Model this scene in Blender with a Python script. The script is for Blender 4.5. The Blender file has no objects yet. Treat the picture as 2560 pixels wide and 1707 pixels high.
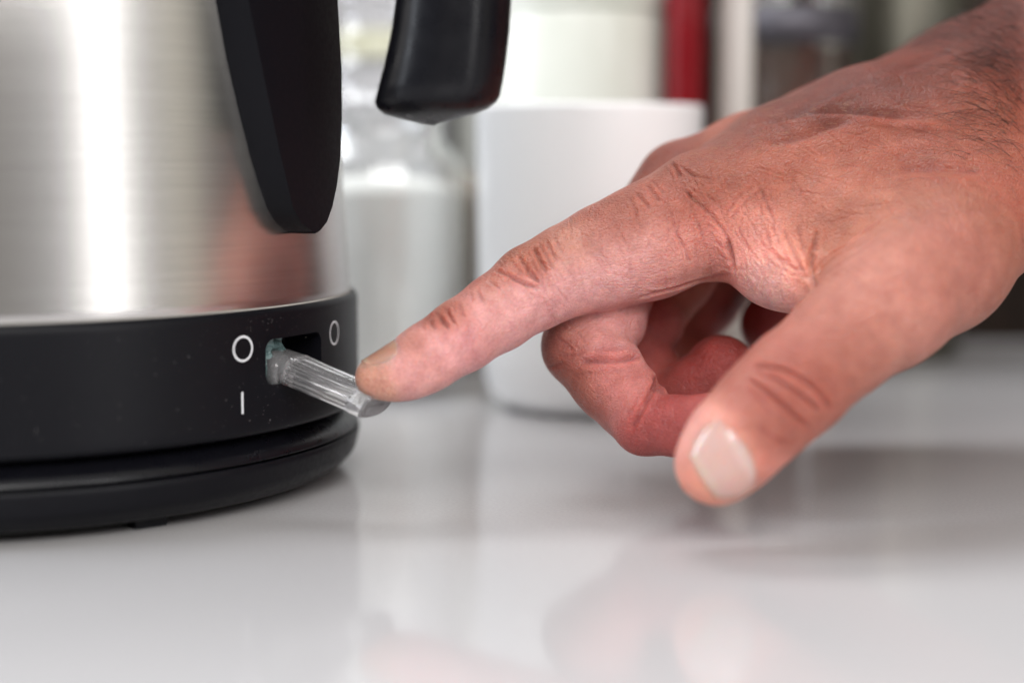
import bpy, bmesh, math, random
import numpy as np
from mathutils import Vector, Matrix
from mathutils.bvhtree import BVHTree
import openvdb as vdb

# ---------------------------------------------------------------- camera, world, lights
S = 0.01                                   # everything below is measured in centimetres
sc = bpy.context.scene
F, PITCH, CAMH = 4000.0, 0.11, 7.143       # focal length in photo pixels (2560 wide), tilt down, eye height
cam_d = bpy.data.cameras.new('camera'); cam = bpy.data.objects.new('camera', cam_d)
sc.collection.objects.link(cam); sc.camera = cam
cam.location = (0, 0, CAMH * S); cam.rotation_euler = (math.pi / 2 - PITCH, 0, 0)
cam_d.sensor_width = 36; cam_d.lens = F / 2560 * 36
cam_d.clip_start = 0.01; cam_d.clip_end = 20
cam_d.dof.use_dof = True; cam_d.dof.focus_distance = 0.335; cam_d.dof.aperture_fstop = 4.6

w = bpy.data.worlds.new('World'); sc.world = w; w.use_nodes = True
wn = w.node_tree; bgn = wn.nodes['Background']
bgn.inputs[1].default_value = 1.0
# the room round the worktop, as light by direction: pale left and front, a dim brown room to the right
def wnode(t, **kw):
    n = wn.nodes.new(t)
    for k_, v_ in kw.items(): setattr(n, k_, v_)
    return n
_tc = wnode('ShaderNodeTexCoord'); _sx = wnode('ShaderNodeSeparateXYZ'); wn.links.new(_tc.outputs['Generated'], _sx.inputs[0])
_ng = wnode('ShaderNodeMath', operation='MULTIPLY'); _ng.inputs[1].default_value = -1; wn.links.new(_sx.outputs['Y'], _ng.inputs[0])
_at = wnode('ShaderNodeMath', operation='ARCTAN2'); wn.links.new(_sx.outputs['X'], _at.inputs[0]); wn.links.new(_ng.outputs[0], _at.inputs[1])
_mr = wnode('ShaderNodeMapRange'); _mr.inputs['From Min'].default_value = -math.pi; _mr.inputs['From Max'].default_value = math.pi
wn.links.new(_at.outputs[0], _mr.inputs['Value'])
_cr = wnode('ShaderNodeValToRGB'); wn.links.new(_mr.outputs[0], _cr.inputs[0]); _cr.color_ramp.interpolation = 'EASE'
_room = [(-180, .42, .42, .42), (-120, .55, .57, .62), (-85, .62, .66, .74), (-50, .42, .43, .46), (-20, .36, .34, .31), (4, .30, .28, .25), (20, .44, .42, .40), (33, .50, .49, .50),
         (55, .46, .45, .46), (67, .36, .35, .35), (71, 1.2, 1.12, .88), (76, 1.15, 1.07, .84), (81, .20, .19, .21), (92, .10, .085, .09), (108, .045, .03, .027), (140, .06, .045, .04), (165, .26, .25, .24)]
while len(_cr.color_ramp.elements) < len(_room): _cr.color_ramp.elements.new(.5)
for e_, (dg, r_, g_, b_) in zip(_cr.color_ramp.elements, _room): e_.position = (dg + 180) / 360; e_.color = (r_, g_, b_, 1)
_er = wnode("ShaderNodeValToRGB"); _mz = wnode("ShaderNodeMapRange"); _mz.inputs["From Min"].default_value = -1; [_er.color_ramp.elements.new(.5) for _ in range(2)]
wn.links.new(_sx.outputs['Z'], _mz.inputs['Value']); wn.links.new(_mz.outputs[0], _er.inputs[0])
_es = _er.color_ramp.elements
for e_, (p_, c_) in zip(list(_es), [(.0, .4), (.44, .8), (.6, 1.), (1., 1.45)]): e_.position = p_; e_.color = (c_, c_, c_, 1)
_mx = wnode('ShaderNodeMix', data_type='RGBA', blend_type='MULTIPLY'); _mx.inputs['Factor'].default_value = 1
wn.links.new(_cr.outputs[0], _mx.inputs[6]); wn.links.new(_er.outputs[0], _mx.inputs[7]); wn.links.new(_mx.outputs[2], bgn.inputs[0])

def area(name, loc, target, sx, sy, watts, col):
    l = bpy.data.lights.new(name, 'AREA'); l.shape = 'RECTANGLE'; l.size = sx * S; l.size_y = sy * S
    l.energy = watts; l.color = col
    o = bpy.data.objects.new(name, l); sc.collection.objects.link(o)
    o.location = Vector(loc) * S
    o.rotation_euler = (Vector(target) - Vector(loc)).to_track_quat('-Z', 'Y').to_euler()
    return o
area('window_light', (99, -66, 38), (2, 34, 4), 14, 100, 4.4, (1.0, 0.99, 0.975))
area('front_fill', (0, -80, 72), (0, 40, 3), 80, 55, 14.5, (1.0, 0.985, 0.965))  # added soft fill from the camera side, lifts jar and worktop
area('right_fill', (62, -58, 62), (-2, 46, 5), 40, 40, 3.6, (1.0, 0.99, 0.975))  # smaller added fill from high right, for jar, mug and hand
area('side_window_light', (-92, 22, 45), (0, 48, 5), 40, 80, 11.0, (0.88, 0.93, 1.0))
area('back_fill', (-10, 60, 58), (0, 26, 0), 100, 26, 7.5, (0.97, 0.985, 1.0))  # added fill from the rear, lightens the worktop beneath the hand
area('overhead_fill', (-10, 22, 95), (2, 44, 4), 170, 120, 4.0, (1.0, 0.99, 0.97))  # added wide overhead fill for the background and worktop

sc.view_settings.view_transform = 'Standard'; sc.view_settings.look = 'None'
sc.view_settings.exposure = -0.3; sc.view_settings.gamma = 1.0
sc.cycles.max_bounces = 10; sc.cycles.transparent_max_bounces = 10
sc.cycles.caustics_reflective = False; sc.cycles.caustics_refractive = False
sc.cycles.sample_clamp_indirect = 6.0
try: sc.cycles.use_denoising = True
except Exception: pass

# ---------------------------------------------------------------- helpers
def V(px, py, d):
    """point seen at (px, py) of the photo (2352-wide scale), d cm along the view axis -> cm"""
    x = (px * 1.08844 - 1280) / F; y = (853.5 - py * 1.08844) / F
    c, s = math.cos(PITCH), math.sin(PITCH)
    return np.array([x * d, c * d + s * y * d, CAMH + y * d * c - s * d])
def toV(p):
    """cm points -> photo coordinates and depth"""
    p = np.asarray(p, float); c, s = math.cos(PITCH), math.sin(PITCH)
    z = p[..., 2] - CAMH; d = p[..., 1] * c - z * s; u = z * c + p[..., 1] * s
    return np.stack([(1280 + F * p[..., 0] / d) / 1.08844, (853.5 - F * u / d) / 1.08844, d], -1)

def mesh_np(name, v, faces, mat, parent=None, smooth=True, mats=None):
    me = bpy.data.meshes.new(name)
    v = np.asarray(v, dtype=np.float32) * S
    if isinstance(faces, np.ndarray):
        n, k = faces.shape
        me.vertices.add(len(v)); me.vertices.foreach_set('co', v.ravel())
        me.loops.add(n * k); me.loops.foreach_set('vertex_index', faces.astype(np.int32).ravel())
        me.polygons.add(n); me.polygons.foreach_set('loop_start', np.arange(0, n * k, k, dtype=np.int32))
        me.update(calc_edges=True)
    else:
        me.from_pydata([tuple(map(float, p)) for p in v], [], faces)
    if smooth: me.polygons.foreach_set('use_smooth', np.ones(len(me.polygons), dtype=bool))
    me.validate(); me.update()
    o = bpy.data.objects.new(name, me); sc.collection.objects.link(o)
    for m in (mat if isinstance(mat, list) else [mat]): me.materials.append(m)
    if parent is not None: o.parent = parent; o.matrix_parent_inverse = parent.matrix_world.inverted()
    return o
def empty(name, loc, label, cat, group=None):
    o = bpy.data.objects.new(name, None); sc.collection.objects.link(o); o.location = Vector(loc) * S
    o.empty_display_size = .01; o['label'] = label; o['category'] = cat
    if group: o['group'] = group
    bpy.context.view_layer.update()
    return o
def tag(o, label, cat): o['label'] = label; o['category'] = cat; return o

def lathe(name, prof, cx, cy, mat, parent=None, n=160, smooth=True, closed=False):
    prof = np.array(prof, float); k = len(prof)
    a = np.linspace(0, 2 * math.pi, n, endpoint=False)
    v = np.stack([cx + prof[None, :, 0] * np.sin(a)[:, None], cy - prof[None, :, 0] * np.cos(a)[:, None],
                  np.broadcast_to(prof[None, :, 1], (n, k))], -1).reshape(-1, 3)
    f = []
    for i in range(n):
        j = (i + 1) % n
        for m in range(k if closed else k - 1):
            q = (m + 1) % k
            f.append((i * k + m, j * k + m, j * k + q, i * k + q))
    o = mesh_np(name, v, f, mat, parent, smooth)
    bm = bmesh.new(); bm.from_mesh(o.data); bmesh.ops.remove_doubles(bm, verts=bm.verts, dist=1e-6)
    bmesh.ops.dissolve_degenerate(bm, dist=1e-7, edges=bm.edges)
    bmesh.ops.recalc_face_normals(bm, faces=bm.faces); bm.to_mesh(o.data); bm.free()
    return o
def sharp(o, deg=30):
    o.data.update()
    bm = bmesh.new(); bm.from_mesh(o.data)
    for e in bm.edges:
        if len(e.link_faces) == 2 and e.calc_face_angle(0) > math.radians(deg): e.smooth = False
    bm.to_mesh(o.data); bm.free(); return o
def bevel(o, wid, seg=2, deg=30):
    m = o.modifiers.new('bevel', 'BEVEL'); m.width = wid * S; m.segments = seg; m.limit_method = 'ANGLE'
    m.angle_limit = math.radians(deg); return o
def rounded(prof, r=.08, seg=5):
    """round the corners of a profile polyline"""
    out = [prof[0]]
    for i in range(1, len(prof) - 1):
        p, a, b = np.array(prof[i], float), np.array(prof[i - 1], float), np.array(prof[i + 1], float)
        la, lb = np.linalg.norm(a - p), np.linalg.norm(b - p); q = min(r, la * .45, lb * .45)
        A = p + (a - p) / la * q; B = p + (b - p) / lb * q
        for t in np.linspace(0, 1, seg): out.append(tuple((1 - t) ** 2 * A + 2 * t * (1 - t) * p + t * t * B))
    out.append(prof[-1]); return out

# ---------------------------------------------------------------- materials
def mat(name, col=(.5, .5, .5), rough=.5, metal=0., **kw):
    m = bpy.data.materials.new(name); m.use_nodes = True
    b = m.node_tree.nodes['Principled BSDF']
    b.inputs['Base Color'].default_value = (*col, 1); b.inputs['Roughness'].default_value = rough
    b.inputs['Metallic'].default_value = metal
    for k, v in kw.items(): b.inputs[k.replace('_', ' ')].default_value = v
    return m
def N(m, typ, **kw):
    n = m.node_tree.nodes.new(typ)
    for k, v in kw.items():
        if k in n.inputs.keys(): n.inputs[k].default_value = v
        else: setattr(n, k, v)
    return n
def L(m, a, ao, b, bi): m.node_tree.links.new(a.outputs[ao], b.inputs[bi])
def bsdf(m): return m.node_tree.nodes['Principled BSDF']
def coords(m, scale=(1, 1, 1)):
    t = N(m, 'ShaderNodeTexCoord'); mp = N(m, 'ShaderNodeMapping'); mp.inputs['Scale'].default_value = scale
    L(m, t, 'Object', mp, 'Vector'); return mp
def noise_ramp(m, scale, lo, hi, target, mapping=None, detail=4, p0=.35, p1=.65, rough=.5):
    mp = mapping or coords(m)
    n = N(m, 'ShaderNodeTexNoise', Scale=scale, Detail=detail, Roughness=rough); L(m, mp, 'Vector', n, 'Vector')
    r = N(m, 'ShaderNodeValToRGB'); e = r.color_ramp.elements
    e[0].position = p0; e[1].position = p1
    e[0].color = (*lo, 1) if hasattr(lo, '__len__') else (lo, lo, lo, 1)
    e[1].color = (*hi, 1) if hasattr(hi, '__len__') else (hi, hi, hi, 1)
    L(m, n, 'Fac', r, 'Fac'); L(m, r, 'Color', bsdf(m), target); return n, r
def bump(m, scale, dist, mapping=None, strength=1., detail=3):
    mp = mapping or coords(m)
    n = N(m, 'ShaderNodeTexNoise', Scale=scale, Detail=detail); L(m, mp, 'Vector', n, 'Vector')
    b = N(m, 'ShaderNodeBump', Strength=strength, Distance=dist); L(m, n, 'Fac', b, 'Height')
    L(m, b, 'Normal', bsdf(m), 'Normal'); return b

M = {}
# brushed steel, brushed round the axis of the kettle: the highlight is drawn out up and down
m = M['steel'] = mat('brushed_steel', (.62, .60, .585), .22, 1.0, Anisotropic=.8)
tg = N(m, 'ShaderNodeTangent', direction_type='RADIAL', axis='Z'); L(m, tg, 'Tangent', bsdf(m), 'Tangent')
mp = coords(m, (30, 30, 7000)); noise_ramp(m, 1.0, .215, .235, 'Roughness', mp, 2)
n, r = noise_ramp(m, 1, (.59, .572, .558), (.635, .62, .605), 'Base Color', coords(m, (25, 25, 2600)), 4)
# matt black plastics
m = M['black'] = mat('satin_black_plastic', (.004, .004, .006), .40, Specular_IOR_Level=.16)
noise_ramp(m, 900, .38, .48, 'Roughness', None, 3); bump(m, 5000, .000015)
m = M['black_dusty'] = mat('dusty_black_plastic', (.004, .004, .006), .40, Specular_IOR_Level=.16)
n, r = noise_ramp(m, 1500, (.004, .004, .006), (.19, .18, .18), 'Base Color', None, 2, .735, .80)
bump(m, 5000, .000015)
m = M['black_smooth'] = mat('smooth_black_plastic', (.004, .004, .006), .30, Specular_IOR_Level=.25)
noise_ramp(m, 300, .26, .33, 'Roughness', None, 3)
M['cavity'] = mat('dark_cavity', (.006, .006, .007), .6)
M['white_print'] = mat('white_print', (.78, .79, .82), .5)
M['grime'] = mat('pale_dust', (.42, .40, .37), .8)
# clear plastic of the switch
m = M['clear'] = mat('clear_plastic', (.96, .94, .96), .07, IOR=1.46, Transmission_Weight=.86)
noise_ramp(m, 500, .04, .14, 'Roughness')
M['mech'] = mat('teal_plastic', (.17, .27, .27), .3, Transmission_Weight=.3)
bump(M['mech'], 900, .0006, None, 1., 2)
# quartz counter
m = M['quartz'] = mat('quartz_worktop', (.62, .60, .59), .10)
bsdf(m).inputs['IOR'].default_value = 1.47
n, r = noise_ramp(m, 1400, (.47, .458, .462), (.515, .503, .507), 'Base Color', None, 5, .3, .6)
noise_ramp(m, 25, .08, .13, 'Roughness')
m = M['wall'] = mat('dark_wood_panel', (.045, .030, .022), .6, Specular_IOR_Level=.12)
noise_ramp(m, 3, (.012, .007, .005), (.03, .018, .012), 'Base Color', coords(m, (12, 1, 1.2)), 5)
m = M['glaze'] = mat('white_glaze', (.88, .89, .90), .16)
noise_ramp(m, 30, .13, .2, 'Roughness')
m = M['glass'] = mat('clear_glass')
_t = N(m, 'ShaderNodeBsdfTransparent'); _t.inputs[0].default_value = (.985, .99, .985, 1)
_g = N(m, 'ShaderNodeBsdfGlossy', Roughness=.03); _lw = N(m, 'ShaderNodeLayerWeight', Blend=.5); _f = N(m, 'ShaderNodeMath', operation='POWER'); _f.inputs[1].default_value = 3.; L(m, _lw, 'Facing', _f, 0); _f2 = N(m, 'ShaderNodeMath', operation='MULTIPLY_ADD'); _f2.inputs[1].default_value = .85; _f2.inputs[2].default_value = .08; L(m, _f, 0, _f2, 0); _f = _f2; _x = N(m, 'ShaderNodeMixShader')
L(m, _f, 0, _x, 0); L(m, _t, 0, _x, 1); L(m, _g, 0, _x, 2)
m.node_tree.nodes.remove(bsdf(m)); L(m, _x, 0, m.node_tree.nodes['Material Output'], 'Surface')
m = M['sugar'] = mat('white_sugar', (.93, .92, .90), .8); bump(m, 900, .0006)
m = M['board'] = mat('white_marble', (.80, .80, .77), .3)
noise_ramp(m, 14, (.76, .76, .73), (.62, .63, .60), 'Base Color', None, 6, .4, .7)
m = M['pale'] = mat('pale_enamel', (.76, .78, .70), .22); noise_ramp(m, 20, (.66, .68, .61), (.72, .72, .67), 'Base Color')
m = M['red'] = mat('red_enamel', (.17, .002, .006), .3, Specular_IOR_Level=.25); noise_ramp(m, 40, .2, .32, 'Roughness')
m = M['taupe'] = mat('taupe_wood', (.17, .14, .115), .5); noise_ramp(m, 30, (.15, .12, .10), (.21, .175, .14), 'Base Color', coords(m, (4, 4, 1)))
m = M['coffee'] = mat('ground_coffee', (.05, .022, .014), .8); bump(m, 700, .001)
m = M['smooth_steel'] = mat('polished_steel', (.6, .59, .57), .18, 1.0); noise_ramp(m, 60, .14, .26, 'Roughness')
m = M['bin'] = mat('lavender_grey_enamel', (.42, .41, .43), .3); M['cream'] = mat('cream_trim', (.62, .60, .44), .4)
M['lav'] = mat('lavender_steel', (.09, .085, .10), .4, .5)
M['beige'] = mat('beige_satin_steel', (.52, .47, .42), .4, .3)
m = M['olive'] = mat('olive_tin', (.16, .155, .13), .35, .6); noise_ramp(m, 18, (.07, .065, .05), (.10, .095, .075), 'Base Color')

# ---------------------------------------------------------------- the setting
def box(name, x0, x1, y0, y1, z0, z1, mt, parent=None, bev=0):
    v = [(x, y, z) for z in (z0, z1) for y in (y0, y1) for x in (x0, x1)]
    f = [(0, 2, 3, 1), (4, 5, 7, 6), (0, 1, 5, 4), (2, 6, 7, 3), (0, 4, 6, 2), (1, 3, 7, 5)]
    o = mesh_np(name, v, f, mt, parent, False)
    if bev: bevel(o, bev, 3)
    return o
o = box('worktop', -70, 80, -12, 65, -3, 0, M['quartz'], bev=.25); o['kind'] = 'structure'
o = box('wall', -70, 80, 65.02, 68, -6, 60, M['wall']); o['kind'] = 'structure'

# ---------------------------------------------------------------- kettle
KX, KY = -11.64, 36.88 * math.cos(PITCH) + 0.0
# depth along the view axis 36.88 at counter level -> y
KY = 36.88
PSI = math.radians(64.5)
er = np.array([math.sin(PSI), -math.cos(PSI)]); et = np.array([-math.cos(PSI), -math.sin(PSI)])
def K(rho, wl, z):            # kettle-handle frame: out from the axis, sideways (+ = towards the left/camera), up
    p = np.array([KX, KY]) + er * rho + et * wl
    return (p[0], p[1], z)
def Kaz(a, R, z): a = math.radians(a); return (KX + R * math.sin(a), KY - R * math.cos(a), z)
def Rb(z):                    # steel body radius by height
    return 7.86 - (z - 4.2) * .052 - max(0, z - 9) ** 2 * .004
kettle = empty('electric_kettle', (KX, KY, 1.5), 'brushed steel electric kettle with black lower band, being switched on', 'kettle')
prof = [(Rb(z), z) for z in np.linspace(4.0, 21, 40)]
lathe('steel_body', [(Rb(4.0) - .1, 3.9)] + prof + [(Rb(21) - .15, 21.1), (Rb(21) - .3, 20.9)], KX, KY, M['steel'], kettle, 256)
lidp = rounded([(0, 22.6), (1.0, 22.6), (1.05, 22.0), (Rb(21) - .6, 21.5), (Rb(21) - .2, 21.12), (Rb(21) - .25, 20.7)], .3)
lathe('lid', lidp, KX, KY, M['black'], kettle, 96)

# the black band, with a real opening for the switch: grid in (azimuth, height)
BR = lambda z: 8.02 - .0 * z
band_prof = rounded([(7.80, 4.16), (7.93, 4.24), (8.03, 4.12), (8.02, 1.75), (7.94, 1.66), (7.2, 1.66)], .06, 4)
A0, A1, Z0, Z1 = 55.6, 70.0, 2.64, 3.60           # opening
def band():
    azs = sorted(set(list(np.linspace(-180, 52, 120)) + list(np.linspace(52, 76, 97)) + list(np.linspace(76, 180, 60)[:-1])))
    upper = band_prof[:[i for i, p in enumerate(band_prof) if p[1] <= 4.12][0] + 1]
    rest = band_prof[len(upper):]
    zs = list(np.linspace(4.0, 1.9, 50))
    prof = upper + [(8.03, z) for z in zs] + [p for p in rest if p[1] < 1.9]
    k = len(prof); n = len(azs)
    v = [Kaz(a, r, z) for a in azs for (r, z) in prof]; f = []
    ac, zc = (A0 + A1) / 2, (Z0 + Z1) / 2; ha, hz = (A1 - A0) / 2 * 8.03 * math.pi / 180, (Z1 - Z0) / 2
    def sd(a, z, rr=.24):
        u = abs((a - ac) * 8.03 * math.pi / 180) - ha + rr; w_ = abs(z - zc) - hz + rr
        return min(max(u, w_), 0) + math.hypot(max(u, 0), max(w_, 0)) - rr
    gv = {}
    # snap vertices near the opening outline on to it
    V2 = [list(p) for p in v]
    inside = {}
    for i, a in enumerate(azs):
        for m_, (r, z) in enumerate(prof):
            if 50 < a < 78 and 1.95 < z < 4.05:
                d = sd(a, z); inside[(i, m_)] = d
                if abs(d) < .032:
                    e = 1e-3; ga = (sd(a + e / .14, z) - sd(a - e / .14, z)) / (2 * e); gz = (sd(a, z + e) - sd(a, z - e)) / (2 * e)
                    V2[i * k + m_] = list(Kaz(a - d * ga / .14, r, z - d * gz)); inside[(i, m_)] = 0.
    for i in range(n):
        j = (i + 1) % n
        for m_ in range(k - 1):
            ds = [inside.get((i, m_), 9), inside.get((j, m_), 9), inside.get((j, m_ + 1), 9), inside.get((i, m_ + 1), 9)]
            if all(d <= 1e-6 for d in ds): continue
            f.append((i * k + m_, i * k + m_ + 1, j * k + m_ + 1, j * k + m_))
    o = mesh_np('lower_band', V2, f, M['black_dusty'], kettle)
    bm = bmesh.new(); bm.from_mesh(o.data)
    # wall of the opening: extrude its boundary inwards
    be = [e for e in bm.edges if len(e.link_faces) == 1 and all(2.3 < vv.co.z / S < 3.9 for vv in e.verts)]
    if be:
        r = bmesh.ops.extrude_edge_only(bm, edges=be)
        for el in r['geom']:
            if isinstance(el, bmesh.types.BMVert):
                d = Vector((KX * S - el.co.x, KY * S - el.co.y, 0)).normalized(); el.co += d * .9 * S
    bmesh.ops.remove_doubles(bm, verts=bm.verts, dist=2e-5)
    bmesh.ops.recalc_face_normals(bm, faces=bm.faces)
    bm.to_mesh(o.data); bm.free(); sharp(o, 40); return o
band()
# thin dusty line where steel meets band
o = lathe('seam_ring', [(7.83, 4.22), (7.875, 4.245), (7.87, 4.20), (7.83, 4.2)], KX, KY, M['grime'], kettle, 256, closed=True)
# dark back wall and teal mechanism inside the opening
v = [Kaz(a, 7.15, z) for a in np.linspace(54, 74, 10) for z in (2.3, 3.9)]
mesh_np('switch_recess', v, [(2 * i, 2 * i + 1, 2 * i + 3, 2 * i + 2) for i in range(9)], M['cavity'], kettle)

def prism(name, pts, ext, mt, parent, bev=.03, smooth=False):
    """pts: list of 3D points of an outline, ext: 3D vector"""
    n = len(pts); e = np.array(ext, float)
    v = [np.array(p, float) for p in pts] + [np.array(p, float) + e for p in pts]
    f = [tuple(range(n)), tuple(range(2 * n - 1, n - 1, -1))] + [(i, (i + 1) % n, (i + 1) % n + n, i + n) for i in range(n)]
    o = mesh_np(name, v, f, mt, parent, smooth)
    bm = bmesh.new(); bm.from_mesh(o.data); bmesh.ops.recalc_face_normals(bm, faces=bm.faces); bm.to_mesh(o.data); bm.free()
    if bev: bevel(o, bev, 3)
    return o

# switch lever: frame  l = out and down, s = sideways (left), t = up normal
SA = math.radians(62.0)
e_out = np.array([math.sin(SA), -math.cos(SA), 0]); e_s = np.array([-math.cos(SA), -math.sin(SA), 0]); e_z = np.array([0, 0, 1.])
tilt = math.radians(16)
e_l = e_out * math.cos(tilt) - e_z * math.sin(tilt); e_t = e_out * math.sin(tilt) + e_z * math.cos(tilt)
LP = np.array(Kaz(61.8, 7.72, 3.0))
def Lv(l, s, t): return LP + e_l * l + e_s * s + e_t * t
# cross-section in (s,t): flat tongue with ribbed, slightly domed top
def lever_section(ws, ts, rib):
    pts = []; n = 96
    for i in range(n):
        th = 2 * math.pi * i / n; dg = math.degrees(th); dg = dg - 360 if dg > 230 else dg
        c1, s1 = math.cos(th), math.sin(th)
        r_ = 1.0
        if -28 < dg < 152: r_ = 1 - rib * 2.2 * (.5 - .5 * math.cos(2 * math.pi * (dg + 28) / 180 * 12))
        pts.append((ws * r_ * math.copysign(abs(c1) ** .7, c1), ts * r_ * math.copysign(abs(s1) ** .7, s1)))
    return pts
secs = [(-.15, .49, .29, 0), (.25, .50, .31, 0), (.40, .51, .33, 0), (.46, .50, .32, 0.), (.52, .50, .32, .05), (1.2, .50, .31, .05), (2.04, .51, .30, .05),
        (2.11, .52, .31, 0), (2.2, .54, .33, 0), (2.44, .54, .32, 0), (2.5, .51, .29, 0)]
vs, k = [], None
for (l, ws, ts, rib) in secs:
    c_ = lever_section(ws, ts, rib); k = len(c_)
    for (s, t) in c_: vs.append(Lv(l + .30 * t * (l > 1.9), s, t))
fs = []
for i in range(len(secs) - 1):
    for j in range(k): fs.append((i * k + j, i * k + (j + 1) % k, (i + 1) * k + (j + 1) % k, (i + 1) * k + j))
fs.append(tuple(range(k))); fs.append(tuple(range(len(vs) - 1, len(vs) - 1 - k, -1)))
lever = mesh_np('switch_lever', vs, fs, M['clear'], kettle, False)
bm = bmesh.new(); bm.from_mesh(lever.data); bmesh.ops.recalc_face_normals(bm, faces=bm.faces); bm.to_mesh(lever.data); bm.free()
lever['label'] = 'clear ribbed plastic switch lever'
# fine grip grooves on the end face (thin ridges)
for i in range(9):
    s = -.32 + i * .08; h = .28 * math.sqrt(max(0.05, 1 - (s / .45) ** 2)); e_ = lambda t: 2.503 + .30 * t
    p = [Lv(e_(-h), s - .014, -h), Lv(e_(-h), s + .014, -h), Lv(e_(-.02), s + .014, -.02), Lv(e_(-.02), s - .014, -.02)]
    prism('grip_ridge', p, e_l * .03, M['clear'], lever, 0)
# collar where the lever enters
cs = []
for a in np.linspace(0, 2 * math.pi, 28, endpoint=False):
    c1, s1 = math.cos(a), math.sin(a)
    cs.append((.56 * math.copysign(abs(c1) ** .6, c1), .36 * math.copysign(abs(s1) ** .6, s1)))
vs = []; rings = [(-.35, .82), (-.05, .95), (.12, 1.), (.24, .97), (.32, .88)]
for (l, q) in rings:
    for (s, t) in cs: vs.append(Lv(l, s * q, t * q - .10))
fs = [(i * 28 + j, i * 28 + (j + 1) % 28, (i + 1) * 28 + (j + 1) % 28, (i + 1) * 28 + j) for i in range(4) for j in range(28)]
fs += [tuple(range(28)), tuple(range(5 * 28 - 1, 4 * 28 - 1, -1))]
o = mesh_np('lever_collar', vs, fs, M['clear'], lever)
bm = bmesh.new(); bm.from_mesh(o.data); bmesh.ops.recalc_face_normals(bm, faces=bm.faces); bm.to_mesh(o.data); bm.free()
# teal translucent mechanism seen behind
rnd = random.Random(4); vs, fs = [], []
na, nz = 9, 8
for i in range(na):
    for j in range(nz):
        a = 55.2 + 7.4 * i / (na - 1); z = 2.6 + .98 * j / (nz - 1)
        vs.append(Kaz(a, 7.74 + rnd.uniform(-.14, .14), z))
fs = [(i * nz + j, (i + 1) * nz + j, (i + 1) * nz + j + 1, i * nz + j + 1) for i in range(na - 1) for j in range(nz - 1)]
o = mesh_np('switch_mechanism', vs, fs, M['mech'], kettle, False); o['label'] = 'crumpled teal plastic inside the switch opening'

# printed marks on the band
def decal(name, poly_az_z, R=8.036):
    """ring or bar as a thin strip on the band; list of quads in (arc cm, z) about azimuth a0"""
    vs, fs = [], []
    for q in poly_az_z:
        b = len(vs)
        for (a, z) in q: vs.append(Kaz(a, R, z))
        fs.append(tuple(range(b, b + len(q))))
    o = mesh_np(name, vs, fs, M['white_print'], kettle); return o
def ringmark(a0, z0, rx, rz, t):
    qs = []; n = 40; k = 180 / math.pi / 8.03
    for i in range(n):
        a, b = 2 * math.pi * i / n, 2 * math.pi * (i + 1) / n
        P = lambda th, g: (a0 + (rx - g) * k * math.cos(th), z0 + (rz - g) * math.sin(th))
        qs.append([P(a, 0), P(b, 0), P(b, t), P(a, t)])
    return qs
decal('off_symbol', ringmark(51.1, 3.48, .265, .265, .042))
decal('off_symbol', ringmark(74.9, 3.49, .265, .265, .040))
k_ = 180 / math.pi / 8.03
decal('on_symbol', [[(50.8 - .024 * k_, z), (50.8 + .024 * k_, z), (50.8 + .024 * k_, z + .11), (50.8 - .024 * k_, z + .11)] for z in np.arange(2.17, 2.6, .11)])

# dust caught round the opening and along the seam
rd = random.Random(12); vs, fs = [], []
def speck(a, z, r, R=8.034):
    b = len(vs); k_2 = 180 / math.pi / R; w0 = rd.uniform(0, 6)
    for i in range(5): vs.append(Kaz(a + r * rd.uniform(.5, 1.3) * math.cos(w0 + i * 1.257) * k_2, R + rd.uniform(0, .004), z + r * rd.uniform(.5, 1.3) * math.sin(w0 + i * 1.257)))
    fs.append(tuple(range(b, b + 5)))
for _ in range(50): speck(rd.gauss(62, 4.5), 2.50 - abs(rd.gauss(0, .26)), rd.uniform(.002, .007))
for _ in range(50): speck(rd.uniform(50, 80), 4.07 - abs(rd.gauss(0, .12)), rd.uniform(.002, .007))
for _ in range(90): speck(rd.uniform(-20, 85), rd.uniform(1.85, 4.0), rd.uniform(.002, .005))
for _ in range(60): speck(rd.gauss(70, 6), rd.uniform(4.3, 4.6), rd.uniform(.003, .008), 7.87)
o = mesh_np('dust_specks', vs, fs, M['grime'], kettle); o['kind'] = 'stuff'
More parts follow.
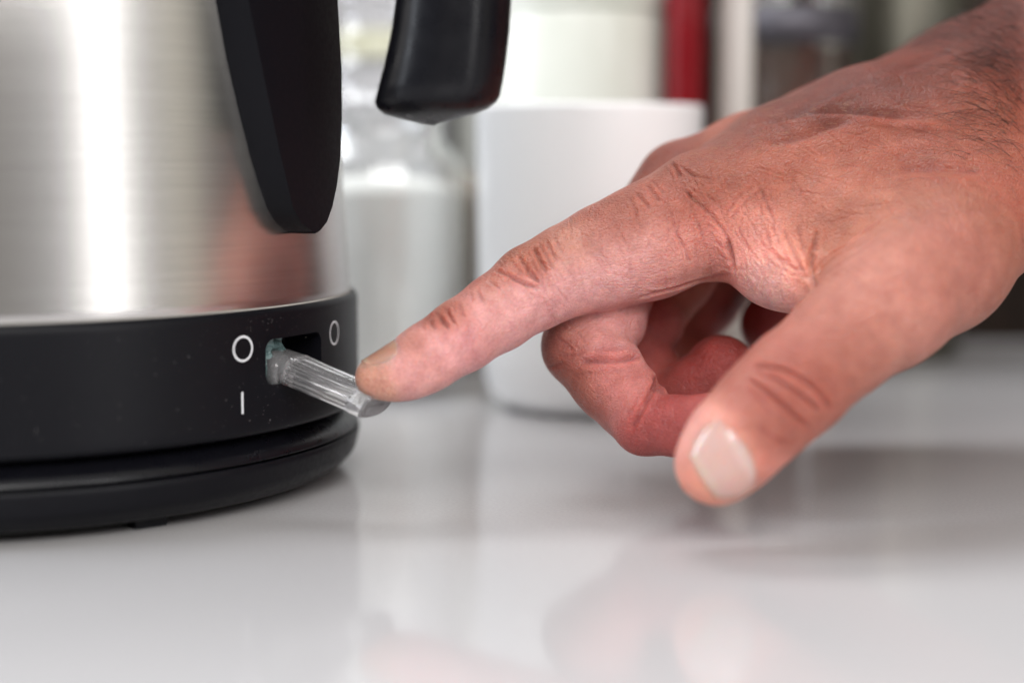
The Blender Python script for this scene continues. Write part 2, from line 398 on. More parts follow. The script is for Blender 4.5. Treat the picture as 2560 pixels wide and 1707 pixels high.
# handle bracket on the body
def solve_w(px, rho, left=True):
    """sideways offset at which the point at this distance from the axis is seen at px"""
    x = (px * 1.08844 - 1280) / F; lo, hi = -3., 3.
    g = lambda w_: (KX + er[0] * rho + et[0] * w_) / (KY + er[1] * rho + et[1] * w_) - x
    for _ in range(60):
        mid = (lo + hi) / 2
        if g(mid) > 0: lo = mid
        else: hi = mid
    return mid
lv = [(-900, 415, 480, 745), (-500, 440, 515, 768), (-250, 470, 545, 776), (0, 505, 577, 783), (150, 531, 606, 790), (270, 558, 630, 789), (360, 580, 648, 785), (430, 600, 664, 776),
      (480, 617, 675, 765), (515, 638, 684, 752), (533, 660, 692, 737), (540, 672, 696, 724)]
vs = []; NS = 14
for (py, xl, xr, xR) in lv:
    z = CAMH + math.tan((853.5 - py * 1.08844) / F - PITCH) * 32.6
    R = Rb(z); f_out = .62
    rho = R + f_out; wl = wf = wr = 1.
    for _ in range(8):
        wl = solve_w(xl, math.sqrt(R * R - wl * wl) + .02)
        wf = solve_w(xr, math.sqrt(rho * rho - wf * wf * .8)); wr = solve_w(xR, math.sqrt(rho * rho - wr * wr * .8))
    if wf > wl: wf = wl
    sec = []
    yb = lambda w_: math.sqrt(max(R * R - w_ * w_, 0)) - .12
    sec.append(K(yb(wl), wl, z)); sec.append(K(math.sqrt(max(R * R - wl * wl, 0)) + .02, wl, z))
    for t in np.linspace(0, 1, NS):
        w_ = wf + (wr - wf) * t
        sec.append(K(math.sqrt(rho * rho - w_ * w_ * .8) + .0, w_, z))
    sec.append(K(math.sqrt(max(R * R - wr * wr, 0)) + .02, wr * 1.0, z)); sec.append(K(yb(wr), wr, z))
    vs.append(sec)
k = len(vs[0]); flat = [p for s in vs for p in s]
fs = [(i * k + j, i * k + j + 1, (i + 1) * k + j + 1, (i + 1) * k + j) for i in range(len(vs) - 1) for j in range(k - 1)]
fs.append(tuple((len(vs) - 1) * k + j for j in range(k)))
o = mesh_np('handle_bracket', flat, fs, M['black'], kettle)
bm = bmesh.new(); bm.from_mesh(o.data); bmesh.ops.recalc_face_normals(bm, faces=bm.faces); bm.to_mesh(o.data); bm.free()
sharp(o, 28); bevel(o, .045, 3, 28)

# handle grip: hangs free, joined to the body far above the frame
def superell(a, b, n, p=2.6):
    out = []
    for t in np.linspace(0, 2 * math.pi, n, endpoint=False):
        c1, s1 = math.cos(t), math.sin(t)
        out.append((a * math.copysign(abs(c1) ** (2 / p), c1), b * math.copysign(abs(s1) ** (2 / p), s1)))
    return out
gl = []   # (z, rho centre, half radial, half sideways)
def grip_row(py, xl, xr, hs, dd=31.9):
    z = CAMH + math.tan((853.5 - py * 1.08844) / F - PITCH) * dd
    def rho(px):
        x = (px * 1.08844 - 1280) / F
        return (x * KY - KX) / (er[0] - x * er[1])
    a, b = rho(xl), rho(xr); return [z, (a + b) / 2, (b - a) / 2, hs]
rows = [grip_row(*r) for r in [(287, 975, 1010, .12), (280, 950, 1045, .3), (270, 918, 1090, .55), (260, 888, 1120, .8), (246, 875, 1138, .98), (232, 871, 1146, 1.06), (200, 880, 1152, 1.08), (150, 896, 1158, 1.08), (80, 912, 1166, 1.08), (0, 924, 1170, 1.08), (-120, 936, 1170, 1.08), (-300, 940, 1160, 1.08), (-600, 930, 1135, 1.05)]]
# shrink the radial half width for the side extent already added by the rounded section
for r in rows: r[2] *= .93
top = rows[-1]
rows += [[18.2, top[1] - .4, 1.3, 1.0], [19.6, top[1] - 1.6, 1.5, 1.0], [20.3, top[1] - 3.0, 1.2, .95]]
vs = []; NG = 48
tip = K(rows[0][1] + .05, 0, rows[0][0] - .04)
for (z, rc, a, b) in rows:
    for (u, w_) in superell(a, b, NG, 2.15): vs.append(K(rc + u, w_, z + (.05 * u if z < 9 else 0)))
nr = len(rows)
fs = [(i * NG + j, i * NG + (j + 1) % NG, (i + 1) * NG + (j + 1) % NG, (i + 1) * NG + j) for i in range(nr - 1) for j in range(NG)]
vs.append(tip); ti = len(vs) - 1
fs += [(j, ti, (j + 1) % NG) for j in range(NG)]
vs.append(K(top[1] - 4.2, 0, 20.4)); fs += [((nr - 1) * NG + j, (nr - 1) * NG + (j + 1) % NG, ti + 1) for j in range(NG)]
o = mesh_np('handle_grip', vs, fs, M['black_smooth'], kettle)
bm = bmesh.new(); bm.from_mesh(o.data); bmesh.ops.recalc_face_normals(bm, faces=bm.faces); bm.to_mesh(o.data); bm.free()
v_ = []
for (rho_, z, a, b) in [(6.0, 20.0, .5, .9), (7.6, 20.2, .5, .9), (9.2, 20.3, .55, .9), (top[1] - 1.5, 20.1, .6, .95)]:
    for (u, w_) in superell(a, b, 24): v_.append(K(rho_, w_, z + u))
f_ = [(i * 24 + j, i * 24 + (j + 1) % 24, (i + 1) * 24 + (j + 1) % 24, (i + 1) * 24 + j) for i in range(3) for j in range(24)]
mesh_np('handle_bridge', v_, f_, M['black_smooth'], kettle)

# the round power base the kettle stands on
kbase = empty('power_base', (KX, KY, 0), 'round black power base on the worktop under the steel kettle', 'kettle base')
p1 = rounded([(6.9, 1.60), (7.4, 1.60), (7.66, 1.52), (7.97, 1.28), (8.04, 1.13), (7.9, 1.12)], .09, 5)
lathe('base_top', p1, KX, KY, M['black_smooth'], kbase, 256)
p2 = rounded([(7.8, 1.085), (8.03, 1.085), (8.055, .98), (7.96, .55), (7.66, .24), (7.3, .22), (0, .22)], .12, 6)
lathe('base_bottom', p2, KX, KY, M['black'], kbase, 256)
lathe('connector', rounded([(0, 1.9), (2.0, 1.9), (2.2, 1.6), (7.0, 1.56)], .1), KX, KY, M['black'], kbase, 64)
for a in (38, 158, 278):
    v = [Kaz(a + da, r, z) for da in (-2.6, 2.6) for r in (6.9, 7.3) for z in (.0, .26)]
    mesh_np('foot', v, [(0, 1, 3, 2), (4, 6, 7, 5), (0, 4, 5, 1), (2, 3, 7, 6), (0, 2, 6, 4), (1, 5, 7, 3)], M['black'], kbase, False)

m = M['skin'] = mat('skin', (.55, .27, .2), .5, Subsurface_Weight=1.0, Subsurface_Scale=.0028)
b_ = bsdf(m); b_.inputs['Subsurface Radius'].default_value = (1, .34, .2); b_.inputs['Specular IOR Level'].default_value = .5
at = N(m, 'ShaderNodeAttribute', attribute_name='skin_tone')
cm = coords(m)
n1 = N(m, 'ShaderNodeTexNoise', Scale=260., Detail=5.); L(m, cm, 'Vector', n1, 'Vector')
r1 = N(m, 'ShaderNodeValToRGB'); r1.color_ramp.elements[0].position = .34; r1.color_ramp.elements[0].color = (.86, .78, .77, 1)
r1.color_ramp.elements[1].position = .68; r1.color_ramp.elements[1].color = (1.12, 1.14, 1.13, 1); L(m, n1, 'Fac', r1, 'Fac')
x1 = N(m, 'ShaderNodeMix', data_type='RGBA', blend_type='MULTIPLY'); x1.inputs['Factor'].default_value = .8
L(m, at, 'Color', x1, 6); L(m, r1, 'Color', x1, 7)
n2 = N(m, 'ShaderNodeTexNoise', Scale=1500., Detail=3.); L(m, cm, 'Vector', n2, 'Vector')
r2 = N(m, 'ShaderNodeValToRGB'); r2.color_ramp.elements[0].position = .3; r2.color_ramp.elements[0].color = (.90, .86, .85, 1)
r2.color_ramp.elements[1].position = .62; r2.color_ramp.elements[1].color = (1.08, 1.1, 1.1, 1); L(m, n2, 'Fac', r2, 'Fac')
x2 = N(m, 'ShaderNodeMix', data_type='RGBA', blend_type='MULTIPLY'); x2.inputs['Factor'].default_value = .7
L(m, x1, 2, x2, 6); L(m, r2, 'Color', x2, 7); L(m, x2, 2, b_, 'Base Color')
# the mesh of fine skin lines: two sizes of cell, stretched across the limb, plus pores
prev = None
for (sc_, dist, st) in ((( 900, 900, 1500), .00024, .65), ((1700, 1500, 2300), .00012, .55)):
    mp_ = N(m, 'ShaderNodeMapping'); mp_.inputs['Scale'].default_value = sc_; mp_.inputs['Rotation'].default_value = (.2, .5, .3)
    wv = N(m, 'ShaderNodeTexNoise', Scale=420.); L(m, cm, 'Vector', wv, 'Vector')
    ad = N(m, 'ShaderNodeVectorMath', operation='MULTIPLY_ADD'); ad.inputs[1].default_value = (.0012, .0012, .0012)
    L(m, wv, 'Color', ad, 0); L(m, cm, 'Vector', ad, 2); L(m, ad, 0, mp_, 'Vector')
    vo = N(m, 'ShaderNodeTexVoronoi', feature='DISTANCE_TO_EDGE', Scale=1.); L(m, mp_, 'Vector', vo, 'Vector')
    rr = N(m, 'ShaderNodeValToRGB'); rr.color_ramp.elements[1].position = .22; L(m, vo, 'Distance', rr, 'Fac')
    bp = N(m, 'ShaderNodeBump', Strength=st, Distance=dist); L(m, rr, 'Color', bp, 'Height')
    if prev: L(m, prev, 'Normal', bp, 'Normal')
    prev = bp
n3 = N(m, 'ShaderNodeTexNoise', Scale=700., Detail=5.); L(m, cm, 'Vector', n3, 'Vector')
bp = N(m, 'ShaderNodeBump', Strength=.6, Distance=.0003); L(m, n3, 'Fac', bp, 'Height'); L(m, prev, 'Normal', bp, 'Normal'); L(m, bp, 'Normal', b_, 'Normal')
r3 = N(m, 'ShaderNodeMapRange'); r3.inputs['To Min'].default_value = .34; r3.inputs['To Max'].default_value = .52; L(m, n3, 'Fac', r3, 'Value'); L(m, r3, 0, b_, 'Roughness')
m = M['nail'] = mat('fingernail', (.72, .44, .38), .2, Subsurface_Weight=.8, Subsurface_Scale=.002, Coat_Weight=.3)
at = N(m, 'ShaderNodeAttribute', attribute_name='nail_tone'); L(m, at, 'Color', bsdf(m), 'Base Color'); bump(m, 350, .00008, None, .6)
M['hair'] = mat('dark_hair', (.018, .010, .008), .4); M['down'] = mat('blond_down', (.45, .26, .16), .4)
# ---------------------------------------------------------------- the hand
# a signed distance field of blended, tapering limbs, meshed as one skin
VOX = 0.055
LIMBS = dict(
 index=[(861,867,32.2,47),(900,860,32.25,54),(941,846,32.3,64),(986,818,32.4,73),(1062,770,32.7,79),(1143,718,33.1,84),(1226,660,33.6,94),(1310,619,33.9,100),(1400,586,34.1,109),(1490,555,34.3,118),(1620,492,34.7,138)],
 thumb=[(1646,1063,29.7,98),(1686,1016,29.75,107),(1757,943,29.9,115),(1828,878,30.1,120),(1930,788,30.6,122),(2040,690,31.3,135),(2150,600,32.5,150),(2290,470,34.5,156)],
 middle=[(1572,436,37,106),(1440,600,36.2,88),(1396,735,35.1,86),(1338,795,34.8,93),(1400,868,34.2,92),(1450,925,33.7,84),(1482,970,33.2,75),(1560,979,32.6,69),(1640,966,32.0,66)],
 ring=[(1610,470,39,104),(1550,620,38.2,90),(1478,742,37.2,84),(1450,790,37.0,80),(1490,880,36.4,78),(1530,930,35.8,74),(1600,890,35.4,72),(1660,848,35.2,76)],
 pinky=[(1680,560,40.8,92),(1620,680,40.0,78),(1560,780,39.3,70),(1600,860,38.6,66),(1680,850,38.0,66)],
)
PALM = [
 [(1572,436,37,106),(1730,385,37.2,112),(1900,338,37.5,130),(2200,235,38.5,170)],
 [(1620,492,34.7,138),(1760,455,34.8,130),(1900,420,35,140),(2200,350,36,180)],
 [(1610,470,39,104),(1900,390,39.3,120),(2200,300,39.8,150)],
 [(1680,560,40.8,92),(1950,440,40.8,120),(2200,360,40.6,150)],
 [(1700,540,34.6,92),(1790,600,33.5,92),(1870,650,32.7,80)],
 [(1800,520,34.4,105),(1960,540,33.6,120),(2120,480,34.4,150)],
 [(1780,745,38.8,80),(1950,640,38.8,110),(2200,480,38.8,150)],
 [(2100,430,37,170),(2280,400,36.5,170)],
 [(1700,415,35.7,104),(1820,372,35.9,124),(2000,318,36.3,150),(2230,265,37.2,178)],
 [(2270,240,38.2,190),(2560,40,39.8,205),(3000,-300,42,250)],
 [(2400,415,36.6,190),(2700,220,38.2,215),(3150,-80,41,260)],
 [(2330,330,37.4,200),(2640,120,39,220),(3080,-200,41.5,260)],
]
def limb3(L_): return [(V(x, y, d), r * d / 3675.) for (x, y, d, r) in L_]
allp = [q for c in list(LIMBS.values()) + PALM for q in limb3(c)]
lo = np.min([p - r - .4 for p, r in allp], 0); hi = np.max([p + r + .4 for p, r in allp], 0)
dims = np.ceil((hi - lo) / VOX).astype(int)
axes = [lo[i] + VOX * np.arange(dims[i], dtype=np.float32) for i in range(3)]
FAR = np.float32(3.0)
def new_field(): return np.full(dims, FAR, np.float32)
def sub_box(a, b, pad):
    mn = np.minimum(a, b) - pad; mx_ = np.maximum(a, b) + pad
    i0 = np.clip(((mn - lo) / VOX).astype(int), 0, dims - 1); i1 = np.clip(((mx_ - lo) / VOX).astype(int) + 2, 1, dims)
    return tuple(slice(i0[k], i1[k]) for k in range(3))
def capsule(sl, a, ra, b, rb):
    X = axes[0][sl[0]][:, None, None]; Y = axes[1][sl[1]][None, :, None]; Z = axes[2][sl[2]][None, None, :]
    ab = (b - a).astype(np.float32); L2 = float(ab @ ab)
    t = ((X - a[0]) * ab[0] + (Y - a[1]) * ab[1] + (Z - a[2]) * ab[2]) / L2
    t = np.clip(t, 0, 1)
    dx = X - (a[0] + ab[0] * t); dy = Y - (a[1] + ab[1] * t); dz = Z - (a[2] + ab[2] * t)
    return np.sqrt(dx * dx + dy * dy + dz * dz) - (ra + (rb - ra) * t).astype(np.float32)
def smin(a, b, k):
    h = np.maximum(k - np.abs(a - b), 0) / k
    return np.minimum(a, b) - h * h * k * .25
def add_chain(fld, chain, k):
    for (a, ra), (b, rb) in zip(chain[:-1], chain[1:]):
        sl = sub_box(a, b, max(ra, rb) + 1.0)
        fld[sl] = smin(fld[sl], capsule(sl, a, ra, b, rb), k)
    return fld
palm = new_field()
for c in PALM: add_chain(palm, limb3(c), .75)
fields = {}
body = palm
add_chain(body, limb3(LIMBS['thumb'][4:]), .8)
add_chain(body, limb3(LIMBS['thumb'][:5]), .3)
# each finger is grown on its own and joined with a tight crease, so that fingers stay apart
for nm, kk in (('index', .12), ('middle', .10), ('ring', .10), ('pinky', .10)):
    c = limb3(LIMBS[nm]); g = new_field()
    add_chain(g, c, .3 if nm == 'index' else .14)
    body = smin(body, g, kk)
    # soft web at the root of the finger
    root = c[-3:] if nm == 'index' else c[:2]
    for (a, ra), (b, rb) in zip(root[:-1], root[1:]):
        sl = sub_box(a, b, 1.6)
        body[sl] = smin(body[sl], capsule(sl, a, ra * .96, b, rb * .96), .45)
    del g
# soft pads and folds of the curled fingers
def ball(x, y, d, r, k=.12, sq=(1, 1, 1)):
    p = V(x, y, d); rr = r * d / 3675.
    sl = sub_box(p, p, rr * max(sq) + .8)
    X = axes[0][sl[0]][:, None, None]; Y = axes[1][sl[1]][None, :, None]; Z = axes[2][sl[2]][None, None, :]
    e = (np.sqrt(((X - p[0]) / sq[0]) ** 2 + ((Y - p[1]) / sq[1]) ** 2 + ((Z - p[2]) / sq[2]) ** 2) - rr).astype(np.float32)
    body[sl] = smin(body[sl], e, k)
ball(1394, 738, 35.0, 87)
ball(1412, 884, 34.0, 92, .06)
def carve(x, y, d, r, k=.1, sq=(1, 1, 1)):
    p = V(x, y, d); rr = r * d / 3675.
    sl = sub_box(p, p, rr * max(sq) + .8)
    X = axes[0][sl[0]][:, None, None]; Y = axes[1][sl[1]][None, :, None]; Z = axes[2][sl[2]][None, None, :]
    e = (np.sqrt(((X - p[0]) / sq[0]) ** 2 + ((Y - p[1]) / sq[1]) ** 2 + ((Z - p[2]) / sq[2]) ** 2) - rr).astype(np.float32)
    body[sl] = -smin(-body[sl], e, k)
carve(1500, 814, 34.4, 30, .12, (1, 3.0, 1))
carve(1512, 888, 33.4, 17, .1, (1, 3.5, 1.2))
carve(1556, 787, 36.6, 24, .1, (1, 3.0, 1))
ball(1490, 742, 37.0, 82, .06)
ball(1486, 842, 36.6, 74, .06)
ball(1655, 848, 35.6, 80, .1)
grid = vdb.FloatGrid(float(FAR)); body = np.minimum(body, FAR); body = np.maximum(body, -FAR)
grid.copyFromArray(body)
pts, quads = grid.convertToQuads(0.0)[:2]
hv = pts.astype(np.float64) * VOX + lo; hq = quads.astype(np.int64)[:, ::-1]
del body, palm, fields
# smoothing on the quad edges
def edges_of(q): 
    e = np.concatenate([q[:, [0, 1]], q[:, [1, 2]], q[:, [2, 3]], q[:, [3, 0]]]); e = np.sort(e, 1)
    return np.unique(e[:, 0] * np.int64(1 << 32) + e[:, 1])
ek = edges_of(hq); E0 = (ek >> 32).astype(np.int64); E1 = (ek & 0xffffffff).astype(np.int64)
deg = np.bincount(E0, minlength=len(hv)) + np.bincount(E1, minlength=len(hv))
def lap(x):
    out = np.empty_like(x)
    for c in range(x.shape[1]):
        out[:, c] = (np.bincount(E0, x[E1, c], len(x)) + np.bincount(E1, x[E0, c], len(x))) / np.maximum(deg, 1)
    return out
for it in range(10):
    hv = hv + .6 * (lap(hv) - hv)
    hv = hv - .53 * (lap(hv) - hv) if it % 2 else hv
def normals(v, q):
    n = np.cross(v[q[:, 2]] - v[q[:, 0]], v[q[:, 3]] - v[q[:, 1]]); out = np.zeros_like(v)
    for c in range(3):
        for k in range(4): out[:, c] += np.bincount(q[:, k], n[:, c], len(v))
    return out / np.maximum(np.linalg.norm(out, axis=1, keepdims=True), 1e-12)
hn = normals(hv, hq)
ctr_test = (hn * (hv - hv.mean(0))).sum()
if ctr_test < 0: hq = hq[:, ::-1]; hn = -hn

# finer mesh: one level of subdivision, read back as arrays
tmp = mesh_np('tmp', hv, hq, M['skin']); md = tmp.modifiers.new('s', 'SUBSURF'); md.levels = 1; md.render_levels = 1
dg = bpy.context.evaluated_depsgraph_get(); me_ = tmp.evaluated_get(dg).to_mesh()
hv = np.empty(len(me_.vertices) * 3); me_.vertices.foreach_get('co', hv); hv = hv.reshape(-1, 3) / S
hq = np.empty(len(me_.loops), dtype=np.int32); me_.loops.foreach_get('vertex_index', hq); hq = hq.reshape(-1, 4).astype(np.int64)
hn = np.empty(len(me_.vertices) * 3); me_.vertices.foreach_get('normal', hn); hn = hn.reshape(-1, 3)
tmp.evaluated_get(dg).to_mesh_clear(); _m = tmp.data; bpy.data.objects.remove(tmp); bpy.data.meshes.remove(_m)
tree = BVHTree.FromPolygons([tuple(p) for p in hv[:]], [tuple(q) for q in hq.tolist()], all_triangles=False)
CAMP = Vector((0, 0, CAMH))
def hit(px, py):
    d = (Vector(V(px, py, 30)) - CAMP).normalized(); r = tree.ray_cast(CAMP, d); return (np.array(r[0]), np.array(r[1])) if r[0] is not None else (None, None)
def polyline3(pts, step=8):
    """image polyline -> points on the skin, with normals"""
    out = []
    for (a, b) in zip(pts[:-1], pts[1:]):
        n = max(1, int(math.hypot(b[0] - a[0], b[1] - a[1]) / step))
        for i in range(n + (b is pts[-1])):
            t = i / n; p, nn = hit(a[0] + (b[0] - a[0]) * t, a[1] + (b[1] - a[1]) * t)
            if p is not None and (not out or np.linalg.norm(p - out[-1][0]) < .8): out.append((p, nn))
    return out
disp = np.zeros(len(hv)); red = np.zeros(len(hv))  # red: reddened creases, plus shade painted into tendon hollows
def feature(pts, width, depth, tone=0., taper=True, smooth_pts=True):
    """a groove (depth > 0) or ridge (depth < 0) along a line on the skin, width in cm"""
    if smooth_pts and len(pts) > 2:
        p = np.array(pts, float)
        for _ in range(2):
            q = [p[0]]
            for a, b in zip(p[:-1], p[1:]): q += [a * .75 + b * .25, a * .25 + b * .75]
            q.append(p[-1]); p = np.array(q)
        pts = [tuple(x) for x in p]
    pl = polyline3(pts)
    if len(pl) < 2: return
    P = np.array([a for a, _ in pl]); Nn = np.array([b for _, b in pl])
    mn, mx_ = P.min(0) - width * 3, P.max(0) + width * 3
    idx = np.where(np.all((hv > mn) & (hv < mx_), 1))[0]
    X = hv[idx]; best = np.full(len(idx), 1e9); bt = np.zeros(len(idx)); bn = np.zeros((len(idx), 3))
    T = len(P) - 1
    for i in range(T):
        a, b = P[i], P[i + 1]; ab = b - a; l2 = max(ab @ ab, 1e-9)
        t = np.clip(((X - a) @ ab) / l2, 0, 1); d = np.linalg.norm(X - a - t[:, None] * ab, axis=1)
        mk = d < best; best[mk] = d[mk]; bt[mk] = (i + t[mk]) / T; bn[mk] = Nn[i]
    f = np.exp(-(best / width) ** 2); lip = .3 * np.exp(-((best - 2.1 * width) / (1.1 * width)) ** 2) * (depth > 0) * (width < .1)
    tp = np.clip(np.minimum(bt, 1 - bt) * 5 + .25, 0, 1) if taper else 1.
    tp = tp * np.clip((hn[idx] * bn).sum(1) * 2, 0, 1); f *= tp; lip *= tp
    disp[idx] -= depth * (f - lip); red[idx] = np.maximum(red[idx], tone * f)
def c3(*p): return [((850 + x / 2.6133) / 1.08844, (450 + y / 2.6133) / 1.08844) for x, y in p]
def c1(*p): return [((1250 + x / 2.4758) / 1.08844, (200 + y / 2.4758) / 1.08844) for x, y in p]
def c2(*p): return [((1250 + x / 2.4126) / 1.08844, (650 + y / 2.4126) / 1.08844) for x, y in p]
def c5(*p): return [((1900 + x / 2.6136) / 1.08844, (y / 2.6136) / 1.08844) for x, y in p]
# index finger: wrinkles over the two joints
for q, wd, dp in [(((1262, 440), (1290, 490), (1320, 545), (1350, 600)), .045, .055), (((1168, 500), (1200, 555), (1240, 615), (1300, 665)), .045, .05),
                  (((1018, 596), (1080, 622), (1150, 655), (1230, 690), (1300, 705)), .045, .05), (((970, 650), (1000, 680), (1050, 710)), .04, .025),
                  (((1345, 400), (1370, 450), (1420, 525)), .04, .03), (((1400, 370), (1430, 430), (1450, 480)), .04, .02), (((1300, 415), (1340, 480), (1390, 580)), .035, .018),
                  (((655, 890), (667, 925), (705, 965)), .045, .055), (((695, 842), (715, 885), (745, 935)), .04, .04), (((588, 920), (600, 955), (625, 975)), .04, .035),
                  (((777, 800), (792, 855), (810, 890)), .04, .022), (((892, 715), (920, 775), (935, 800)), .04, .025), (((850, 745), (868, 800)), .035, .015),
                  (((540, 955), (552, 985)), .035, .015), (((1350, 780), (1370, 850), (1400, 930), (1380, 960)), .12, .03), (((800, 985), (850, 1090), (915, 1180)), .14, .02)]:
    feature(c3(*q), wd, dp * 1.05, .35)
feature(c3((560, 885), (625, 868)), .12, -.03); feature(c3((1060, 570), (1110, 620), (1130, 640)), .22, -.05); feature(c3((1190, 500), (1240, 560)), .16, -.03)
# knuckle, base of the index finger and the web
for q, wd, dp in [(((1060, 510), (1090, 555), (1115, 595)), .045, .035), (((1112, 535), (1170, 572), (1212, 602)), .04, .02), (((905, 648), (940, 690), (985, 750)), .045, .03),
                  (((845, 700), (880, 745), (930, 795)), .04, .025), (((800, 735), (830, 790), (850, 850)), .04, .015), (((940, 620), (980, 670), (1020, 700)), .035, .015),
                  (((1130, 670), (1230, 760), (1330, 860), (1400, 960), (1430, 1060)), .045, .028), (((1405, 1000), (1420, 1060), (1440, 1120), (1445, 1165)), .07, .09),
                  (((1410, 1050), (1360, 1020), (1330, 1000)), .035, .018), (((1425, 1120), (1380, 1090), (1340, 1080)), .035, .018), (((1200, 820), (1240, 920), (1260, 985)), .04, .018),
                  (((1100, 950), (1150, 1050), (1170, 1130)), .045, .022), (((870, 1345), (1000, 1310), (1130, 1275), (1250, 1230), (1420, 1205)), .06, .05), (((910, 1310), (1010, 1305), (1180, 1262)), .04, .02),
                  (((1930, 1060), (1920, 1140), (1928, 1220), (1945, 1290)), .07, .08), (((1760, 930), (1790, 1010), (1830, 1100), (1870, 1180), (1920, 1240)), .045, .03),
                  (((1960, 930), (1950, 1000), (1945, 1060)), .05, .025), (((2352, 870), (2250, 950), (2150, 1020), (2060, 1070), (1990, 1130), (1940, 1190)), .07, .07),
                  (((2200, 1010), (2120, 1065), (2040, 1115), (1980, 1180)), .05, .03), (((2350, 980), (2250, 1050), (2120, 1130), (2020, 1200)), .05, .018), (((1640, 900), (1660, 1000), (1700, 1080), (1760, 1150)), .04, .016),
                  (((1600, 650), (1650, 760), (1690, 860), (1700, 940)), .04, .016), (((1400, 830), (1450, 760), (1500, 700), (1570, 660)), .035, .013), (((1420, 870), (1480, 790), (1540, 730), (1640, 680)), .035, .013),
                  (((1840, 900), (1870, 1000), (1890, 1100)), .04, .02), (((1700, 1100), (1800, 1150), (1900, 1180)), .04, .014), (((1620, 1010), (1720, 1100), (1830, 1130)), .035, .014), (((1900, 1240), (1840, 1180), (1780, 1140)), .04, .02)]:
    feature(c1(*q), wd, dp * 1.2, .4)
# thumb joint
for q, wd, dp in [(((1530, 640), (1620, 640), (1720, 660), (1820, 710), (1900, 770), (1960, 840), (1990, 900)), .05, .05), (((1500, 712), (1570, 760), (1650, 820), (1720, 880), (1790, 950), (1870, 1005)), .055, .055),
                  (((1620, 690), (1700, 740), (1780, 790), (1850, 840), (1920, 910)), .05, .042), (((1500, 780), (1580, 850), (1640, 930)), .04, .01), (((1560, 1000), (1640, 1060), (1720, 1110)), .05, .012), (((1540, 680), (1590, 700), (1640, 720)), .035, .014)]:
    feature(c2(*q), wd * .85, dp * 1.15, .8)
# folds of the curled fingers
for q, wd, dp in [(((480, 610), (600, 600), (720, 598), (840, 575)), .08, .11), (((790, 1010), (830, 940), (880, 850), (925, 770)), .06, .07), (((280, 640), (330, 640), (380, 620)), .04, .02), (((340, 460), (390, 500), (440, 540)), .04, .015),
                  (((520, 560), (440, 580), (380, 570)), .035, .012)]:
    feature(c2(*q), wd, dp, .5)
# tendons, veins and hollows of the back of the hand; tone paints shade into the hollows
for q, wd, dp in [(((0, 800), (150, 775), (350, 735), (600, 722), (800, 750), (1000, 775)), .16, .055), (((60, 930), (200, 905), (350, 870), (450, 812), (620, 785)), .16, .05), (((900, 1095), (1100, 1090), (1300, 1100), (1450, 1112)), .2, .045),
                  (((0, 850), (200, 820), (420, 770), (700, 790), (1000, 830), (1300, 850)), .2, -.05), (((300, 760), (500, 650), (700, 560), (950, 470)), .2, -.045), (((150, 760), (350, 680), (560, 590), (760, 540)), .16, .035),
                  (((850, 1180), (1050, 1175), (1250, 1185), (1420, 1200)), .22, -.035), (((850, 500), (1000, 430), (1130, 360), (1250, 330)), .18, .04), (((650, 1050), (850, 1000), (1050, 960), (1300, 960)), .22, -.025), (((1100, 620), (1300, 590), (1500, 560)), .2, -.03)]:
    feature(c5(*q), wd, dp * 2.0, .4 if dp > 0 else 0., True)
rl = random.Random(5)
def fine(n, cx, cy, sx, sy, ang, da, ln, wd, dp):
    for _ in range(n):
        x, y = rl.gauss(cx, sx), rl.gauss(cy, sy); a = math.radians(rl.gauss(ang, da)); l_ = rl.uniform(.5, 1.2) * ln
        dx, dy = math.cos(a) * l_ / 2, math.sin(a) * l_ / 2; k = rl.uniform(-.15, .15)
        feature([(x - dx, y - dy), (x - dy * k, y + dx * k), (x + dx, y + dy)], wd, dp * rl.uniform(.5, 1.2), .15)
fine(26, 1230, 620, 50, 30, 62, 14, 60, .026, .012)
fine(16, 1045, 735, 35, 16, 65, 14, 40, .026, .012)
fine(60, 1640, 500, 110, 70, 70, 25, 80, .028, .011)
fine(40, 1760, 600, 50, 60, 75, 30, 80, .028, .013)
fine(70, 2050, 380, 180, 70, 12, 16, 80, .03, .010)
fine(40, 2200, 520, 110, 60, 55, 18, 70, .03, .009)
fine(50, 1900, 700, 110, 80, -15, 20, 80, .032, .009)
fine(24, 1840, 900, 50, 40, 38, 12, 80, .03, .012)
fine(16, 1320, 790, 50, 40, 20, 20, 60, .026, .009)
fine(30, 1400, 560, 80, 40, 75, 20, 60, .026, .008)
# the skin fold round the thumbnail and behind the index nail
0 and feature([(1576, 1026), (1600, 992), (1650, 982), (1705, 1010), (1748, 1062), (1748, 1085), (1700, 1125), (1662, 1143)], .05, .022, .2, False)
rng = np.random.RandomState(3)
hv = hv + hn * disp[:, None]
